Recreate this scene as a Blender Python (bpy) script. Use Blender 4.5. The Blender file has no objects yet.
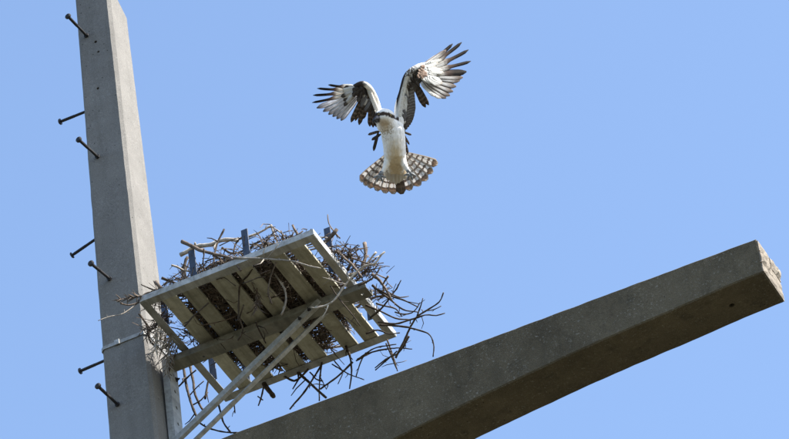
import bpy, bmesh, math, random
from mathutils import Vector, Matrix, noise
from mathutils.bvhtree import BVHTree
rnd = random.Random(11)
S = bpy.context.scene
C = S.collection
PI = math.pi

# ------------------------------------------------------------------ camera
cam = bpy.data.cameras.new('camera'); cam_o = bpy.data.objects.new('camera', cam); C.objects.link(cam_o)
RX = Vector((0.89762, 0.42813, -0.10478)); UP = Vector((0.35004, -0.54797, 0.75973)); FW = Vector((-0.26785, 0.71863, 0.64174))
R3 = Matrix((RX, UP, -FW)).transposed()
cam_o.matrix_world = Matrix.Translation((9.85461, -21.96976, 2.78414)) @ R3.to_4x4()
cam.sensor_fit = 'HORIZONTAL'; cam.sensor_width = 36; cam.lens = 221.75
cam.clip_start = 0.5; cam.clip_end = 5000
S.camera = cam_o

# ------------------------------------------------------------------ light
SUN_EL, SUN_AZ = math.radians(46), math.radians(88)      # azimuth from +Y towards +X
w = bpy.data.worlds.new('World'); S.world = w; w.use_nodes = True
nt = w.node_tree; bg = nt.nodes['Background']
sky = nt.nodes.new('ShaderNodeTexSky'); sky.sky_type = 'NISHITA'; sky.sun_disc = False
sky.sun_elevation = SUN_EL; sky.sun_rotation = SUN_AZ
sky.altitude = 0; sky.air_density = 1.0; sky.dust_density = 1.0; sky.ozone_density = 2.0
nt.links.new(sky.outputs[0], bg.inputs[0]); bg.inputs[1].default_value = 0.122
sl = bpy.data.lights.new('sun', 'SUN'); sl.energy = 4.9; sl.angle = math.radians(0.5); sl.color = (1, .955, .88)
so = bpy.data.objects.new('sun', sl); C.objects.link(so)
sd = Vector((math.sin(SUN_AZ)*math.cos(SUN_EL), math.cos(SUN_AZ)*math.cos(SUN_EL), math.sin(SUN_EL)))
so.rotation_euler = (-sd).to_track_quat('-Z', 'Y').to_euler(); so.location = sd*60
S.view_settings.view_transform = 'Standard'; S.view_settings.look = 'None'; S.view_settings.exposure = 1.45

# ------------------------------------------------------------------ materials
def mat(name):
    m = bpy.data.materials.new(name); m.use_nodes = True
    t = m.node_tree; return m, t, t.nodes['Principled BSDF']
def nd(t, kind, **kw):
    n = t.nodes.new(kind)
    for k, v in kw.items():
        if hasattr(n, k): setattr(n, k, v)
        else: n.inputs[k.replace('_', ' ')].default_value = v
    return n
def ramp(t, src, stops, interp='LINEAR'):
    r = t.nodes.new('ShaderNodeValToRGB'); e = r.color_ramp.elements; r.color_ramp.interpolation = interp
    while len(e) < len(stops): e.new(0.5)
    for i, (p, c) in enumerate(stops):
        e[i].position = p; e[i].color = (*c, 1) if len(c) == 3 else c
    t.links.new(src, r.inputs[0]); return r
def mix(t, fac, a, b, blend='MIX'):
    m = t.nodes.new('ShaderNodeMix'); m.data_type = 'RGBA'; m.blend_type = blend
    for s, v in ((m.inputs[0], fac), (m.inputs[6], a), (m.inputs[7], b)):
        if isinstance(v, bpy.types.NodeSocket): t.links.new(v, s)
        elif isinstance(v, (int, float)): s.default_value = v
        else: s.default_value = (*v, 1)
    return m.outputs[2]
def g(v): return (v, v, v)

def concrete(name, lo, hi, speck, stain, bump=.35, specks=.35, sc=75.0, streak=.7):
    m, t, b = mat(name)
    tc = nd(t, 'ShaderNodeTexCoord').outputs['Object']
    n1 = nd(t, 'ShaderNodeTexNoise', Scale=3.0, Detail=8.0, Roughness=.65); t.links.new(tc, n1.inputs['Vector'])
    base = ramp(t, n1.outputs[0], [(.3, lo), (.7, hi)]).outputs[0]
    mp = nd(t, 'ShaderNodeMapping'); mp.inputs['Scale'].default_value = (9, 9, .9); t.links.new(tc, mp.inputs[0])
    n2 = nd(t, 'ShaderNodeTexNoise', Scale=1.6, Detail=5.0, Roughness=.6); t.links.new(mp.outputs[0], n2.inputs['Vector'])
    base = mix(t, ramp(t, n2.outputs[0], [(.5, g(0)), (.75, g(streak))]).outputs[0], base, stain)
    n3 = nd(t, 'ShaderNodeTexNoise', Scale=170.0, Detail=3.0, Roughness=.7); t.links.new(tc, n3.inputs['Vector'])
    base = mix(t, .8, base, ramp(t, n3.outputs[0], [(.3, g(.62)), (.7, g(1.3))]).outputs[0], 'MULTIPLY')
    nf = nd(t, 'ShaderNodeTexNoise', Scale=sc, Detail=5.0, Roughness=.75); t.links.new(tc, nf.inputs['Vector'])
    n4 = nd(t, 'ShaderNodeTexNoise', Scale=4.0, Detail=4.0, Roughness=.65); t.links.new(tc, n4.inputs['Vector'])
    k = mix(t, 1.0, ramp(t, nf.outputs[0], [(.57, g(0)), (.67, g(1))]).outputs[0], ramp(t, n4.outputs[0], [(.38, g(.15)), (.62, g(1))]).outputs[0], 'MULTIPLY')
    k = mix(t, 1.0, k, g(specks), 'MULTIPLY')
    base = mix(t, ramp(t, nf.outputs[0], [(.28, g(.75)), (.40, g(0))]).outputs[0], base, tuple(c*.45 for c in lo))
    nl = nd(t, 'ShaderNodeTexNoise', Scale=6.5, Detail=9.0, Roughness=.72); t.links.new(tc, nl.inputs['Vector'])
    base = mix(t, ramp(t, nl.outputs[0], [(.55, g(0)), (.66, g(.55))]).outputs[0], base, stain)
    base = mix(t, k, base, speck)
    # dark pits
    v2 = nd(t, 'ShaderNodeTexVoronoi', Scale=22.0); t.links.new(tc, v2.inputs['Vector'])
    p = mix(t, 1.0, ramp(t, v2.outputs['Distance'], [(.07, g(1)), (.13, g(0))]).outputs[0], ramp(t, v2.outputs['Color'], [(.6, g(0)), (.65, g(1))]).outputs[0], 'MULTIPLY')
    base = mix(t, p, base, tuple(c*.35 for c in lo))
    t.links.new(base, b.inputs['Base Color']); b.inputs['Roughness'].default_value = .9
    b.inputs['Specular IOR Level'].default_value = .25
    bp = nd(t, 'ShaderNodeBump', Strength=bump, Distance=.006); t.links.new(n3.outputs[0], bp.inputs['Height'])
    t.links.new(bp.outputs[0], b.inputs['Normal'])
    return m
def metal(name, lo, hi, rough, metallic, sc=7.0, rust=None):
    m, t, b = mat(name)
    tc = nd(t, 'ShaderNodeTexCoord').outputs['Object']
    n1 = nd(t, 'ShaderNodeTexNoise', Scale=sc, Detail=7.0, Roughness=.68); t.links.new(tc, n1.inputs['Vector'])
    base = ramp(t, n1.outputs[0], [(.3, lo), (.7, hi)]).outputs[0]
    n2 = nd(t, 'ShaderNodeTexNoise', Scale=55.0, Detail=4.0, Roughness=.7); t.links.new(tc, n2.inputs['Vector'])
    base = mix(t, .6, base, ramp(t, n2.outputs[0], [(.3, g(.75)), (.7, g(1.15))]).outputs[0], 'MULTIPLY')
    if rust:
        n3 = nd(t, 'ShaderNodeTexNoise', Scale=4.5, Detail=9.0, Roughness=.75); t.links.new(tc, n3.inputs['Vector'])
        base = mix(t, ramp(t, n3.outputs[0], [(.55, g(0)), (.72, g(.8))]).outputs[0], base, rust)
    oi = nd(t, 'ShaderNodeObjectInfo')
    base = mix(t, 1.0, base, ramp(t, oi.outputs['Random'], [(0, (.74, .73, .70)), (1, (1.16, 1.16, 1.16))]).outputs[0], 'MULTIPLY')
    mp = nd(t, 'ShaderNodeMapping'); mp.inputs['Scale'].default_value = (22, 2.2, 22); t.links.new(tc, mp.inputs[0])
    n5 = nd(t, 'ShaderNodeTexNoise', Scale=1.0, Detail=7.0, Roughness=.7); t.links.new(mp.outputs[0], n5.inputs['Vector'])
    base = mix(t, .8, base, ramp(t, n5.outputs[0], [(.32, (.5, .49, .45)), (.55, g(1)), (.75, g(1.18))]).outputs[0], 'MULTIPLY')
    t.links.new(base, b.inputs['Base Color']); b.inputs['Metallic'].default_value = metallic
    t.links.new(ramp(t, n2.outputs[0], [(.3, g(rough-.1)), (.7, g(rough+.12))]).outputs[0], b.inputs['Roughness'])
    bp = nd(t, 'ShaderNodeBump', Strength=.15, Distance=.003); t.links.new(n2.outputs[0], bp.inputs['Height']); t.links.new(bp.outputs[0], b.inputs['Normal'])
    return m
def bark(name, lo, hi):
    m, t, b = mat(name)
    tc = nd(t, 'ShaderNodeTexCoord').outputs['Object']
    n1 = nd(t, 'ShaderNodeTexNoise', Scale=26.0, Detail=6.0, Roughness=.7); t.links.new(tc, n1.inputs['Vector'])
    oi = nd(t, 'ShaderNodeObjectInfo')
    c = ramp(t, n1.outputs[0], [(.34, lo), (.64, hi)]).outputs[0]
    c = mix(t, 1.0, c, ramp(t, oi.outputs['Random'], [(0, (.65, .62, .6)), (1, (1.25, 1.2, 1.15))]).outputs[0], 'MULTIPLY')
    t.links.new(c, b.inputs['Base Color']); b.inputs['Roughness'].default_value = .85; b.inputs['Specular IOR Level'].default_value = .2
    n2 = nd(t, 'ShaderNodeTexNoise', Scale=160.0, Detail=3.0); t.links.new(tc, n2.inputs['Vector'])
    bp = nd(t, 'ShaderNodeBump', Strength=.5, Distance=.003); t.links.new(n2.outputs[0], bp.inputs['Height']); t.links.new(bp.outputs[0], b.inputs['Normal'])
    return m

M = {}
M['pole'] = concrete('pole_concrete', (.148, .140, .129), (.196, .186, .170), (.36, .35, .33), (.135, .128, .115), specks=.45, sc=60.0)
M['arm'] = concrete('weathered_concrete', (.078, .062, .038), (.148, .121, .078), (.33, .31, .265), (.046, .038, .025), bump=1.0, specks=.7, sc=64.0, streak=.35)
M['spall'] = concrete('broken_concrete', (.20, .17, .135), (.31, .275, .225), (.4, .37, .33), (.11, .085, .065), bump=.9, specks=.3)
M['galv'] = metal('galvanised_steel', (.27, .27, .255), (.44, .44, .43), .5, .1, rust=(.2, .165, .11))
M['dull'] = metal('dark_galvanised_steel', (.11, .108, .088), (.23, .22, .185), .6, .1, rust=(.2, .16, .1))  # darker galvanised tone for the cantilever beam
M['slat'] = metal('weathered_slat_paint', (.27, .255, .19), (.47, .45, .36), .6, .0, rust=(.17, .14, .085))
M['post'] = metal('grey_blue_steel', (.04, .055, .09), (.065, .085, .13), .5, .2)
M['iron'] = metal('dark_iron', (.018, .018, .021), (.045, .04, .04), .55, .4, 30, rust=(.07, .04, .025))
M['pale'] = bark('pale_bark', (.20, .175, .15), (.46, .43, .38))
M['brown'] = bark('brown_bark', (.05, .039, .031), (.175, .142, .118))
M['dark'] = bark('dark_bark', (.019, .015, .011), (.095, .075, .058))
M['litter'] = bark('dry_litter', (.05, .03, .022), (.26, .18, .14))

def grass_mat():
    m, t, b = mat('dry_grass')
    tc = nd(t, 'ShaderNodeTexCoord').outputs['Object']
    n1 = nd(t, 'ShaderNodeTexNoise', Scale=.25, Detail=9.0, Roughness=.7); t.links.new(tc, n1.inputs['Vector'])
    n2 = nd(t, 'ShaderNodeTexNoise', Scale=14.0, Detail=5.0, Roughness=.7); t.links.new(tc, n2.inputs['Vector'])
    c = ramp(t, n1.outputs[0], [(.3, (.034, .034, .017)), (.7, (.058, .052, .031))]).outputs[0]
    c = mix(t, .7, c, ramp(t, n2.outputs[0], [(.3, g(.55)), (.7, g(1.35))]).outputs[0], 'MULTIPLY')
    t.links.new(c, b.inputs['Base Color']); b.inputs['Roughness'].default_value = .95
    bp = nd(t, 'ShaderNodeBump', Strength=.8, Distance=.05); t.links.new(n2.outputs[0], bp.inputs['Height']); t.links.new(bp.outputs[0], b.inputs['Normal'])
    return m

# feathers: UV x = across (0..1), UV y = root (0) to tip (1)
def feather_mat(name, stops, bars=None, barcol=(.06, .045, .035), shaft=(.2, .16, .12), trans=.55, edge=None):
    m, t, b = mat(name)
    uv = nd(t, 'ShaderNodeUVMap').outputs[0]
    sx = nd(t, 'ShaderNodeSeparateXYZ'); t.links.new(uv, sx.inputs[0]); u, v = sx.outputs[0], sx.outputs[1]
    tc = nd(t, 'ShaderNodeTexCoord').outputs['Object']
    nz = nd(t, 'ShaderNodeTexNoise', Scale=60.0, Detail=4.0); t.links.new(tc, nz.inputs['Vector'])
    ad = nd(t, 'ShaderNodeMath', operation='MULTIPLY_ADD'); t.links.new(nz.outputs[0], ad.inputs[0]); ad.inputs[1].default_value = .12; t.links.new(v, ad.inputs[2])
    vv = nd(t, 'ShaderNodeMath', operation='SUBTRACT'); t.links.new(ad.outputs[0], vv.inputs[0]); vv.inputs[1].default_value = .06
    c = ramp(t, vv.outputs[0], stops).outputs[0]
    if bars:
        n, duty, strength = bars
        mm = nd(t, 'ShaderNodeMath', operation='MULTIPLY'); t.links.new(vv.outputs[0], mm.inputs[0]); mm.inputs[1].default_value = n
        fr = nd(t, 'ShaderNodeMath', operation='FRACT'); t.links.new(mm.outputs[0], fr.inputs[0])
        r = ramp(t, fr.outputs[0], [(0, g(strength)), (duty, g(strength)), (duty+.1, g(0)), (.93, g(0)), (1, g(strength))]).outputs[0]
        c = mix(t, r, c, barcol)
    if edge:
        r = ramp(t, u, [(0, g(1)), (.14, g(1)), (.24, g(0)), (.82, g(0)), (.92, g(.8)), (1, g(.8))]).outputs[0]
        c = mix(t, r, c, edge)
    r = ramp(t, u, [(.46, g(0)), (.49, g(.8)), (.52, g(.8)), (.55, g(0))]).outputs[0]
    c = mix(t, r, c, shaft)
    t.links.new(c, b.inputs['Base Color']); b.inputs['Roughness'].default_value = .75; b.inputs['Specular IOR Level'].default_value = .2
    # fine barbs
    mp = nd(t, 'ShaderNodeMapping'); mp.inputs['Scale'].default_value = (6, 60, 1); t.links.new(uv, mp.inputs[0])
    nb = nd(t, 'ShaderNodeTexNoise', Scale=1.0, Detail=2.0); t.links.new(mp.outputs[0], nb.inputs['Vector'])
    bp = nd(t, 'ShaderNodeBump', Strength=.25, Distance=.002); t.links.new(nb.outputs[0], bp.inputs['Height']); t.links.new(bp.outputs[0], b.inputs['Normal'])
    tr = nd(t, 'ShaderNodeBsdfTranslucent'); t.links.new(c, tr.inputs[0])
    ms = nd(t, 'ShaderNodeMixShader'); ms.inputs[0].default_value = trans
    out = t.nodes['Material Output']
    t.links.new(b.outputs[0], ms.inputs[1]); t.links.new(tr.outputs[0], ms.inputs[2]); t.links.new(ms.outputs[0], out.inputs[0])
    return m
W = (.9, .89, .865)
DK = (.045, .035, .03)
M['prim_dark'] = feather_mat('dark_tipped_primary', [(0, W), (.42, (.7, .67, .62)), (.55, (.16, .11, .09)), (.72, (.03, .026, .026)), (1, (.02, .018, .018))], None)
M['prim_pale'] = feather_mat('pale_primary', [(0, W), (.7, (.75, .73, .70)), (.88, (.3, .25, .22)), (1, (.14, .11, .1))], None, edge=(.33, .27, .25))
M['prim_grey'] = feather_mat('grey_primary', [(0, (.84, .84, .84)), (.65, (.76, .76, .78)), (.87, (.42, .41, .42)), (1, (.14, .13, .13))], (7, .2, .12), (.3, .28, .28), edge=(.40, .38, .38), trans=.5)
M['second'] = feather_mat('dark_secondary', [(0, (.09, .07, .058)), (.6, (.20, .155, .125)), (.93, (.16, .115, .09)), (1, (.07, .055, .045))], (6, .5, .75), (.03, .025, .022), trans=.3)
M['barred'] = feather_mat('barred_grey_covert', [(0, (.30, .30, .31)), (.6, (.22, .22, .23)), (1, (.12, .11, .11))], (9, .5, .75), (.07, .06, .06), trans=.2)
M['tail'] = feather_mat('barred_tail', [(0, (.60, .56, .48)), (.4, (.72, .69, .64)), (.875, (.82, .79, .75)), (.90, (.42, .32, .25)), (.955, (.40, .31, .24)), (.98, (.78, .73, .67)), (1, (.78, .73, .67))], (7.0, .24, .85), (.17, .115, .085), shaft=(.42, .33, .26), edge=(.46, .39, .32), trans=.6)
M['tail_dark'] = feather_mat('dark_central_tail', [(0, (.3, .24, .18)), (.5, (.20, .15, .115)), (1, (.12, .09, .07))], (7, .4, .6), (.05, .037, .03), trans=.15)
M['cov_white'] = feather_mat('white_covert', [(0, W), (.8, W), (1, (.62, .57, .5))], None, shaft=(.6, .56, .5))
M['cov_buff'] = feather_mat('buff_covert', [(0, (.72, .64, .50)), (.6, (.76, .70, .60)), (1, (.8, .77, .7))], None, shaft=(.6, .5, .36))
M['cov_dark'] = feather_mat('blackish_covert', [(0, (.05, .042, .036)), (.8, (.035, .028, .025)), (1, (.09, .07, .06))], None, trans=.1)
M['cov_brown'] = feather_mat('brown_carpal_covert', [(0, (.34, .24, .18)), (.7, (.20, .13, .10)), (1, (.42, .32, .26))], None, trans=.2)
M['cov_spot'] = feather_mat('spotted_covert', [(0, (.55, .53, .5)), (.55, (.5, .47, .43)), (.7, (.07, .055, .045)), (1, (.05, .04, .035))], None, trans=.15)

def body_mat():
    m, t, b = mat('plumage')
    ca = nd(t, 'ShaderNodeVertexColor', layer_name='plumage')
    tc = nd(t, 'ShaderNodeTexCoord').outputs['Object']
    mp = nd(t, 'ShaderNodeMapping'); mp.inputs['Scale'].default_value = (130, 40, 130); t.links.new(tc, mp.inputs[0])
    n = nd(t, 'ShaderNodeTexNoise', Scale=1.0, Detail=4.0, Roughness=.6); t.links.new(mp.outputs[0], n.inputs['Vector'])
    c = mix(t, .6, ca.outputs[0], ramp(t, n.outputs[0], [(.3, g(.74)), (.7, g(1.1))]).outputs[0], 'MULTIPLY')
    t.links.new(c, b.inputs['Base Color']); b.inputs['Roughness'].default_value = .9; b.inputs['Specular IOR Level'].default_value = .1
    bp = nd(t, 'ShaderNodeBump', Strength=.7, Distance=.006); t.links.new(n.outputs[0], bp.inputs['Height']); t.links.new(bp.outputs[0], b.inputs['Normal'])
    return m
M['plumage'] = body_mat()
def plain(name, col, rough):
    m, t, b = mat(name)
    tc = nd(t, 'ShaderNodeTexCoord').outputs['Object']
    n = nd(t, 'ShaderNodeTexNoise', Scale=120.0, Detail=3.0); t.links.new(tc, n.inputs['Vector'])
    t.links.new(mix(t, .7, col, ramp(t, n.outputs[0], [(.3, g(.5)), (.7, g(1.3))]).outputs[0], 'MULTIPLY'), b.inputs['Base Color'])
    b.inputs['Roughness'].default_value = rough; return m
M['beak'] = plain('black_horn', (.022, .022, .026), .3)
M['iris'] = plain('yellow_iris', (.75, .5, .06), .15)
M['pupil'] = plain('pupil', (.004, .004, .004), .08)
M['toe'] = plain('grey_scaly_skin', (.17, .175, .175), .6)

# ------------------------------------------------------------------ helpers
def link(name, me, m=None, parent=None):
    o = bpy.data.objects.new(name, me); C.objects.link(o)
    if m is not None and me is not None and not me.materials: me.materials.append(m)
    if parent is not None: o.parent = parent
    return o
def obj(name, bm, m, parent=None, smooth=False):
    me = bpy.data.meshes.new(name); bm.normal_update(); bm.to_mesh(me); bm.free()
    if smooth:
        for f in me.polygons: f.use_smooth = True
    return link(name, me, m, parent)
def thing(name, label, cat, loc=(0, 0, 0), group=None):
    o = bpy.data.objects.new(name, None); C.objects.link(o); o.location = loc; o.empty_display_size = .1
    o['label'] = label; o['category'] = cat
    if group: o['group'] = group
    return o
def box(bm, lo, hi):
    x0, y0, z0 = lo; x1, y1, z1 = hi
    v = [bm.verts.new(p) for p in ((x0, y0, z0), (x1, y0, z0), (x1, y1, z0), (x0, y1, z0), (x0, y0, z1), (x1, y0, z1), (x1, y1, z1), (x0, y1, z1))]
    for f in ((3, 2, 1, 0), (4, 5, 6, 7), (0, 1, 5, 4), (1, 2, 6, 5), (2, 3, 7, 6), (3, 0, 4, 7)): bm.faces.new([v[i] for i in f])
    return v
def bevel(bm, w, seg=2):
    bmesh.ops.remove_doubles(bm, verts=bm.verts[:], dist=1e-6)
    bmesh.ops.bevel(bm, geom=bm.edges[:], offset=w, segments=seg, affect='EDGES', profile=.6)
def extr(bm, prof, axis_p, xdir, ydir, length_vec):
    """closed 2-D profile swept along length_vec"""
    a = [bm.verts.new(axis_p + xdir*p[0] + ydir*p[1]) for p in prof]
    b = [bm.verts.new(v.co + length_vec) for v in a]
    n = len(a)
    for i in range(n): bm.faces.new((a[i], a[(i+1) % n], b[(i+1) % n], b[i]))
    bm.faces.new(a[::-1]); bm.faces.new(b)
    bmesh.ops.recalc_face_normals(bm, faces=bm.faces[:])
def tube(bm, pts, radii, n=6, cap=True, rough=0.0, rg=rnd):
    pts = [Vector(p) for p in pts]; rings = []
    t0 = (pts[1]-pts[0]).normalized(); side = t0.orthogonal().normalized()
    for i, p in enumerate(pts):
        t = (pts[min(i+1, len(pts)-1)]-pts[max(i-1, 0)]).normalized()
        side = (side - t*side.dot(t)).normalized(); b = t.cross(side)
        ring = []
        for k in range(n):
            a = 2*PI*k/n; r = radii[i]*(1+rough*(rg.random()-.5))
            ring.append(bm.verts.new(p + side*(math.cos(a)*r) + b*(math.sin(a)*r)))
        rings.append(ring)
    for A, B in zip(rings, rings[1:]):
        for k in range(n): bm.faces.new((A[k], A[(k+1) % n], B[(k+1) % n], B[k]))
    if cap: bm.faces.new(rings[0][::-1]); bm.faces.new(rings[-1])
def smoothline(pts, step):
    """Catmull-Rom through pts"""
    P = [Vector(p) for p in pts]; P = [P[0]*2-P[1]] + P + [P[-1]*2-P[-2]]; out = []
    for i in range(1, len(P)-2):
        n = max(1, int((P[i+1]-P[i]).length/step))
        for k in range(n):
            t = k/n; a, b, c, d = P[i-1:i+3]
            out.append(.5*((2*b)+(c-a)*t+(2*a-5*b+4*c-d)*t*t+(3*b-a-3*c+d)*t**3))
    out.append(P[-2]); return out

# ------------------------------------------------------------------ ground
bm = bmesh.new(); N = 40
grid = [[bm.verts.new((math.copysign(abs(i/N*2-1)**2.2, i/N*2-1)*2500, math.copysign(abs(j/N*2-1)**2.2, j/N*2-1)*2500, 0)) for j in range(N+1)] for i in range(N+1)]
for i in range(N):
    for j in range(N): bm.faces.new((grid[i][j], grid[i+1][j], grid[i+1][j+1], grid[i][j+1]))
gr = obj('ground', bm, grass_mat()); gr['kind'] = 'structure'; gr['label'] = 'dry grassy ground below the pole'

# ------------------------------------------------------------------ concrete pole
def xl(z): return -.3559+.0012*(z-22)
def xr(z): return -.0329-.0193*(z-22)
def yf(z): return .1706-.0114*(z-22)
pole = thing('utility_pole', 'tall tapering grey concrete pole with iron step bolts', 'pole')
def rough_edges(bm, amp, sc):
    for v in bm.verts:
        n = noise.noise_vector(v.co*sc)*amp + noise.noise_vector(v.co*sc*3.7)*amp*.5
        v.co += n
def section_loft(bm, secs):
    rings = [[bm.verts.new(p) for p in s] for s in secs]; n = len(rings[0])
    for A, B in zip(rings, rings[1:]):
        for k in range(n): bm.faces.new((A[k], A[(k+1) % n], B[(k+1) % n], B[k]))
    bm.faces.new(rings[0][::-1]); bm.faces.new(rings[-1])
    bmesh.ops.recalc_face_normals(bm, faces=bm.faces[:])
bm = bmesh.new(); secs = []
zs = [i*1.0 for i in range(20)] + [20+.04*i for i in range(127)]
for z in zs:
    a, b, c, ch = xl(z), xr(z), yf(z), .022
    
    secs.append([Vector(p+(z,)) for p in ((a+ch, -c), ((a+b)/2, -c), (b-ch, -c), (b, -c+ch), (b, 0), (b, c-ch), (b-ch, c), ((a+b)/2, c), (a+ch, c), (a, c-ch), (a, 0), (a, -c+ch))])
for p in secs[-1]: p.z = 25.24-(p.y+.135)*.62
section_loft(bm, secs); rough_edges(bm, .0016, 9)
def cut(o, cyls):
    """drill real holes: (centre, axis, radius, half depth)"""
    b2 = bmesh.new()
    for c, ax, r, h in cyls:
        q = Vector((0, 0, 1)).rotation_difference(Vector(ax)).to_matrix().to_4x4()
        bmesh.ops.create_cone(b2, cap_ends=True, segments=14, radius1=r, radius2=r, depth=2*h, matrix=Matrix.Translation(c) @ q)
    me = bpy.data.meshes.new('cutter'); b2.to_mesh(me); b2.free()
    co = bpy.data.objects.new('cutter', me); C.objects.link(co)
    md = o.modifiers.new('holes', 'BOOLEAN'); md.operation = 'DIFFERENCE'; md.object = co; md.solver = 'EXACT'
    bpy.context.view_layer.update()
    ev = o.evaluated_get(bpy.context.evaluated_depsgraph_get()); new = bpy.data.meshes.new_from_object(ev)
    o.modifiers.clear(); o.data = new; bpy.data.objects.remove(co)
shaft = obj('shaft', bm, M['pole'], pole)
cut(shaft, [((-.221, -.139, 24.735), (0, 1, 0), .011, .05), ((-.206, -.140, 24.637), (0, 1, 0), .009, .05), ((-.232, -.144, 24.318), (0, 1, 0), .010, .05)])

def bolt_mesh(L):
    bm = bmesh.new()
    tube(bm, [(0, 0, -.06), (0, 0, L)], [.0095, .0095], 10)
    tube(bm, [(0, 0, .004), (0, 0, .016)], [.017, .017], 6)             # collar nut at the pole
    tube(bm, [(0, 0, L+.001), (0, 0, L+.010), (0, 0, L+.016)], [.0215, .0215, .014], 12)   # button head
    for k in range(9):                                                   # knurled foot grip
        tube(bm, [(0, 0, L-.10+k*.010), (0, 0, L-.096+k*.010)], [.0108, .0108], 10)
    me = bpy.data.meshes.new('step_bolt'); bm.normal_update(); bm.to_mesh(me); bm.free(); me.materials.append(M['iron']); return me
bmsh = bolt_mesh(.222)
bolts = [((-.280, -yf(24.817), 24.817), (-.02, -.213, .012)), ((-.271, -yf(23.725), 23.725), (-.02, -.211, -.006)), ((-.256, -yf(22.669), 22.669), (-.02, -.24, -.022)), ((-.271, -yf(21.639), 21.639), (-.02, -.2125, .008)),
         ((xl(24.2), -.03, 24.272), (-1, .01, .015)), ((xl(23.1), -.03, 23.176), (-1, -.02, -.34)), ((xl(22.1), -.03, 22.155), (-1, .02, -.03))]
z = 20.5
while z > 2.2:
    bolts.append(((-.265, -yf(z), z), (-.08, -1, -.02))); bolts.append(((xl(z-.5), -.03, z-.5), (-1, 0, -.06))); z -= 1.06
for pnt, d in bolts:
    o = link('step_bolt', bmsh, None, pole); d = Vector(d).normalized()
    o.matrix_world = Matrix.Translation(pnt) @ d.to_track_quat('Z', 'Y').to_matrix().to_4x4() @ Matrix.Rotation(rnd.random()*6, 4, 'Z')

# ------------------------------------------------------------------ crossarm
AY, AF = .16, .183
def arm_bottom(x):
    P = [(-.2, 20.46), (.5, 20.465), (1.57, 20.612), (1.95, 20.662), (2.45, 20.712), (2.75, 20.745), (3.07, 20.762), (3.35, 20.776), (3.6, 20.795), (3.8, 20.806), (4.2, 20.812)]
    for (a, za), (b, zb) in zip(P, P[1:]):
        if x <= b: return za+(zb-za)*(x-a)/(b-a)
    return P[-1][1]
def arm_top(x): return 21.10-(x-.45)*.0082
bm = bmesh.new(); secs = []; n = 96
XT = 3.985
xs = [-.12+(XT+.12)*i/n for i in range(n+1)]
for i, x in enumerate(xs):
    zt, zb, ch = arm_top(x), arm_bottom(x), .008
    # soften the curve of the underside
    zb = sum(arm_bottom(x+d) for d in (-.2, -.1, 0, .1, .2))/5 if .3 < x < 3.7 else zb
    zm = (zt+zb)/2
    secs.append([Vector((x,)+p) for p in ((-AY, zb+ch), (-AY, zm), (-AY, zt-ch), (-AY+ch, zt), (0, zt), (AF-ch, zt), (AF, zt-ch), (AF, zm), (AF, zb+ch), (AF-ch, zb), (0, zb), (-AY+ch, zb))])
section_loft(bm, secs); 
rough_edges(bm, .0022, 11)
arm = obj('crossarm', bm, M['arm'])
arm['label'] = 'long dark weathered concrete crossarm rising to a broken pale end at right'; arm['category'] = 'crossarm'
cut(arm, [((3.712, .02, 20.80), (0, 0, 1), .017, .07)])
# the broken end: rough slabs left where the concrete spalled along its cracks
ends = [(-.159, .182, 20.815, 20.879, .014, 0), (-.159, -.02, 20.884, 20.972, .020, 1), (-.014, .178, 20.883, 20.955, .010, 2), (-.156, .02, 20.977, 21.056, .011, 3), (.026, .176, 20.960, 21.054, .024, 4)]
for y0, y1, z0, z1, th, sd_ in ends:
    bm = bmesh.new(); nu, nv = 9, 5; rr = random.Random(sd_)
    G = []
    for i in range(nu):
        row = []
        for j in range(nv):
            fy, fz = i/(nu-1), j/(nv-1)
            y = y0+(y1-y0)*fy; zz = z0+(z1-z0)*fz
            e = 1 if 0 < i < nu-1 and 0 < j < nv-1 else .35
            x = XT+th*e*(.7+.6*noise.noise(Vector((y*30, zz*30, sd_))))+.006
            row.append(bm.verts.new((x, y+(rr.random()-.5)*.005, zz+(rr.random()-.5)*.007)))
        G.append(row)
    for i in range(nu-1):
        for j in range(nv-1): bm.faces.new((G[i][j], G[i+1][j], G[i+1][j+1], G[i][j+1]))
    rim = [G[i][0] for i in range(nu)]+[G[-1][j] for j in range(1, nv)]+[G[i][-1] for i in range(nu-2, -1, -1)]+[G[0][j] for j in range(nv-2, 0, -1)]
    back = [bm.verts.new((XT-.02, v.co.y*.97, 20.935+(v.co.z-20.935)*.97)) for v in rim]
    for k in range(len(rim)): bm.faces.new((rim[k], back[k], back[(k+1) % len(rim)], rim[(k+1) % len(rim)]))
    bmesh.ops.recalc_face_normals(bm, faces=bm.faces[:])
    obj('spalled_slab', bm, M['spall'], arm)

# ------------------------------------------------------------------ nest platform
plat = thing('nest_platform', 'square metal slatted platform braced out from the concrete pole', 'platform')
X0, X1, Y0, Y1, Z = .13, 1.35, -.597, .597, 22.0
V = Vector
def angle(name, p0, p1, leg_a, a_len, leg_b, b_len, m, t=.006, parent=plat, bev=.0012):
    """L section: two legs from the corner line p0-p1"""
    p0, p1, A, B = V(p0), V(p1), V(leg_a).normalized(), V(leg_b).normalized()
    bm = bmesh.new()
    extr(bm, [(0, 0), (a_len, 0), (a_len, t), (t, t), (t, b_len), (0, b_len)], p0, A, B, p1-p0)
    bevel(bm, bev, 1)
    return obj(name, bm, m, parent)
zu = Z
angle('edge_rail', (X0, Y0, zu), (X1, Y0, zu), (0, 1, 0), .065, (0, 0, 1), .044, M['galv'])
angle('edge_rail', (X0, Y1, zu), (X1, Y1, zu), (0, -1, 0), .065, (0, 0, 1), .044, M['galv'])
angle('side_rail', (X0, Y0+.008, zu-.0035), (X0, Y1-.008, zu-.0035), (1, 0, 0), .05, (0, 0, 1), .05, M['galv'])
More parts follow.
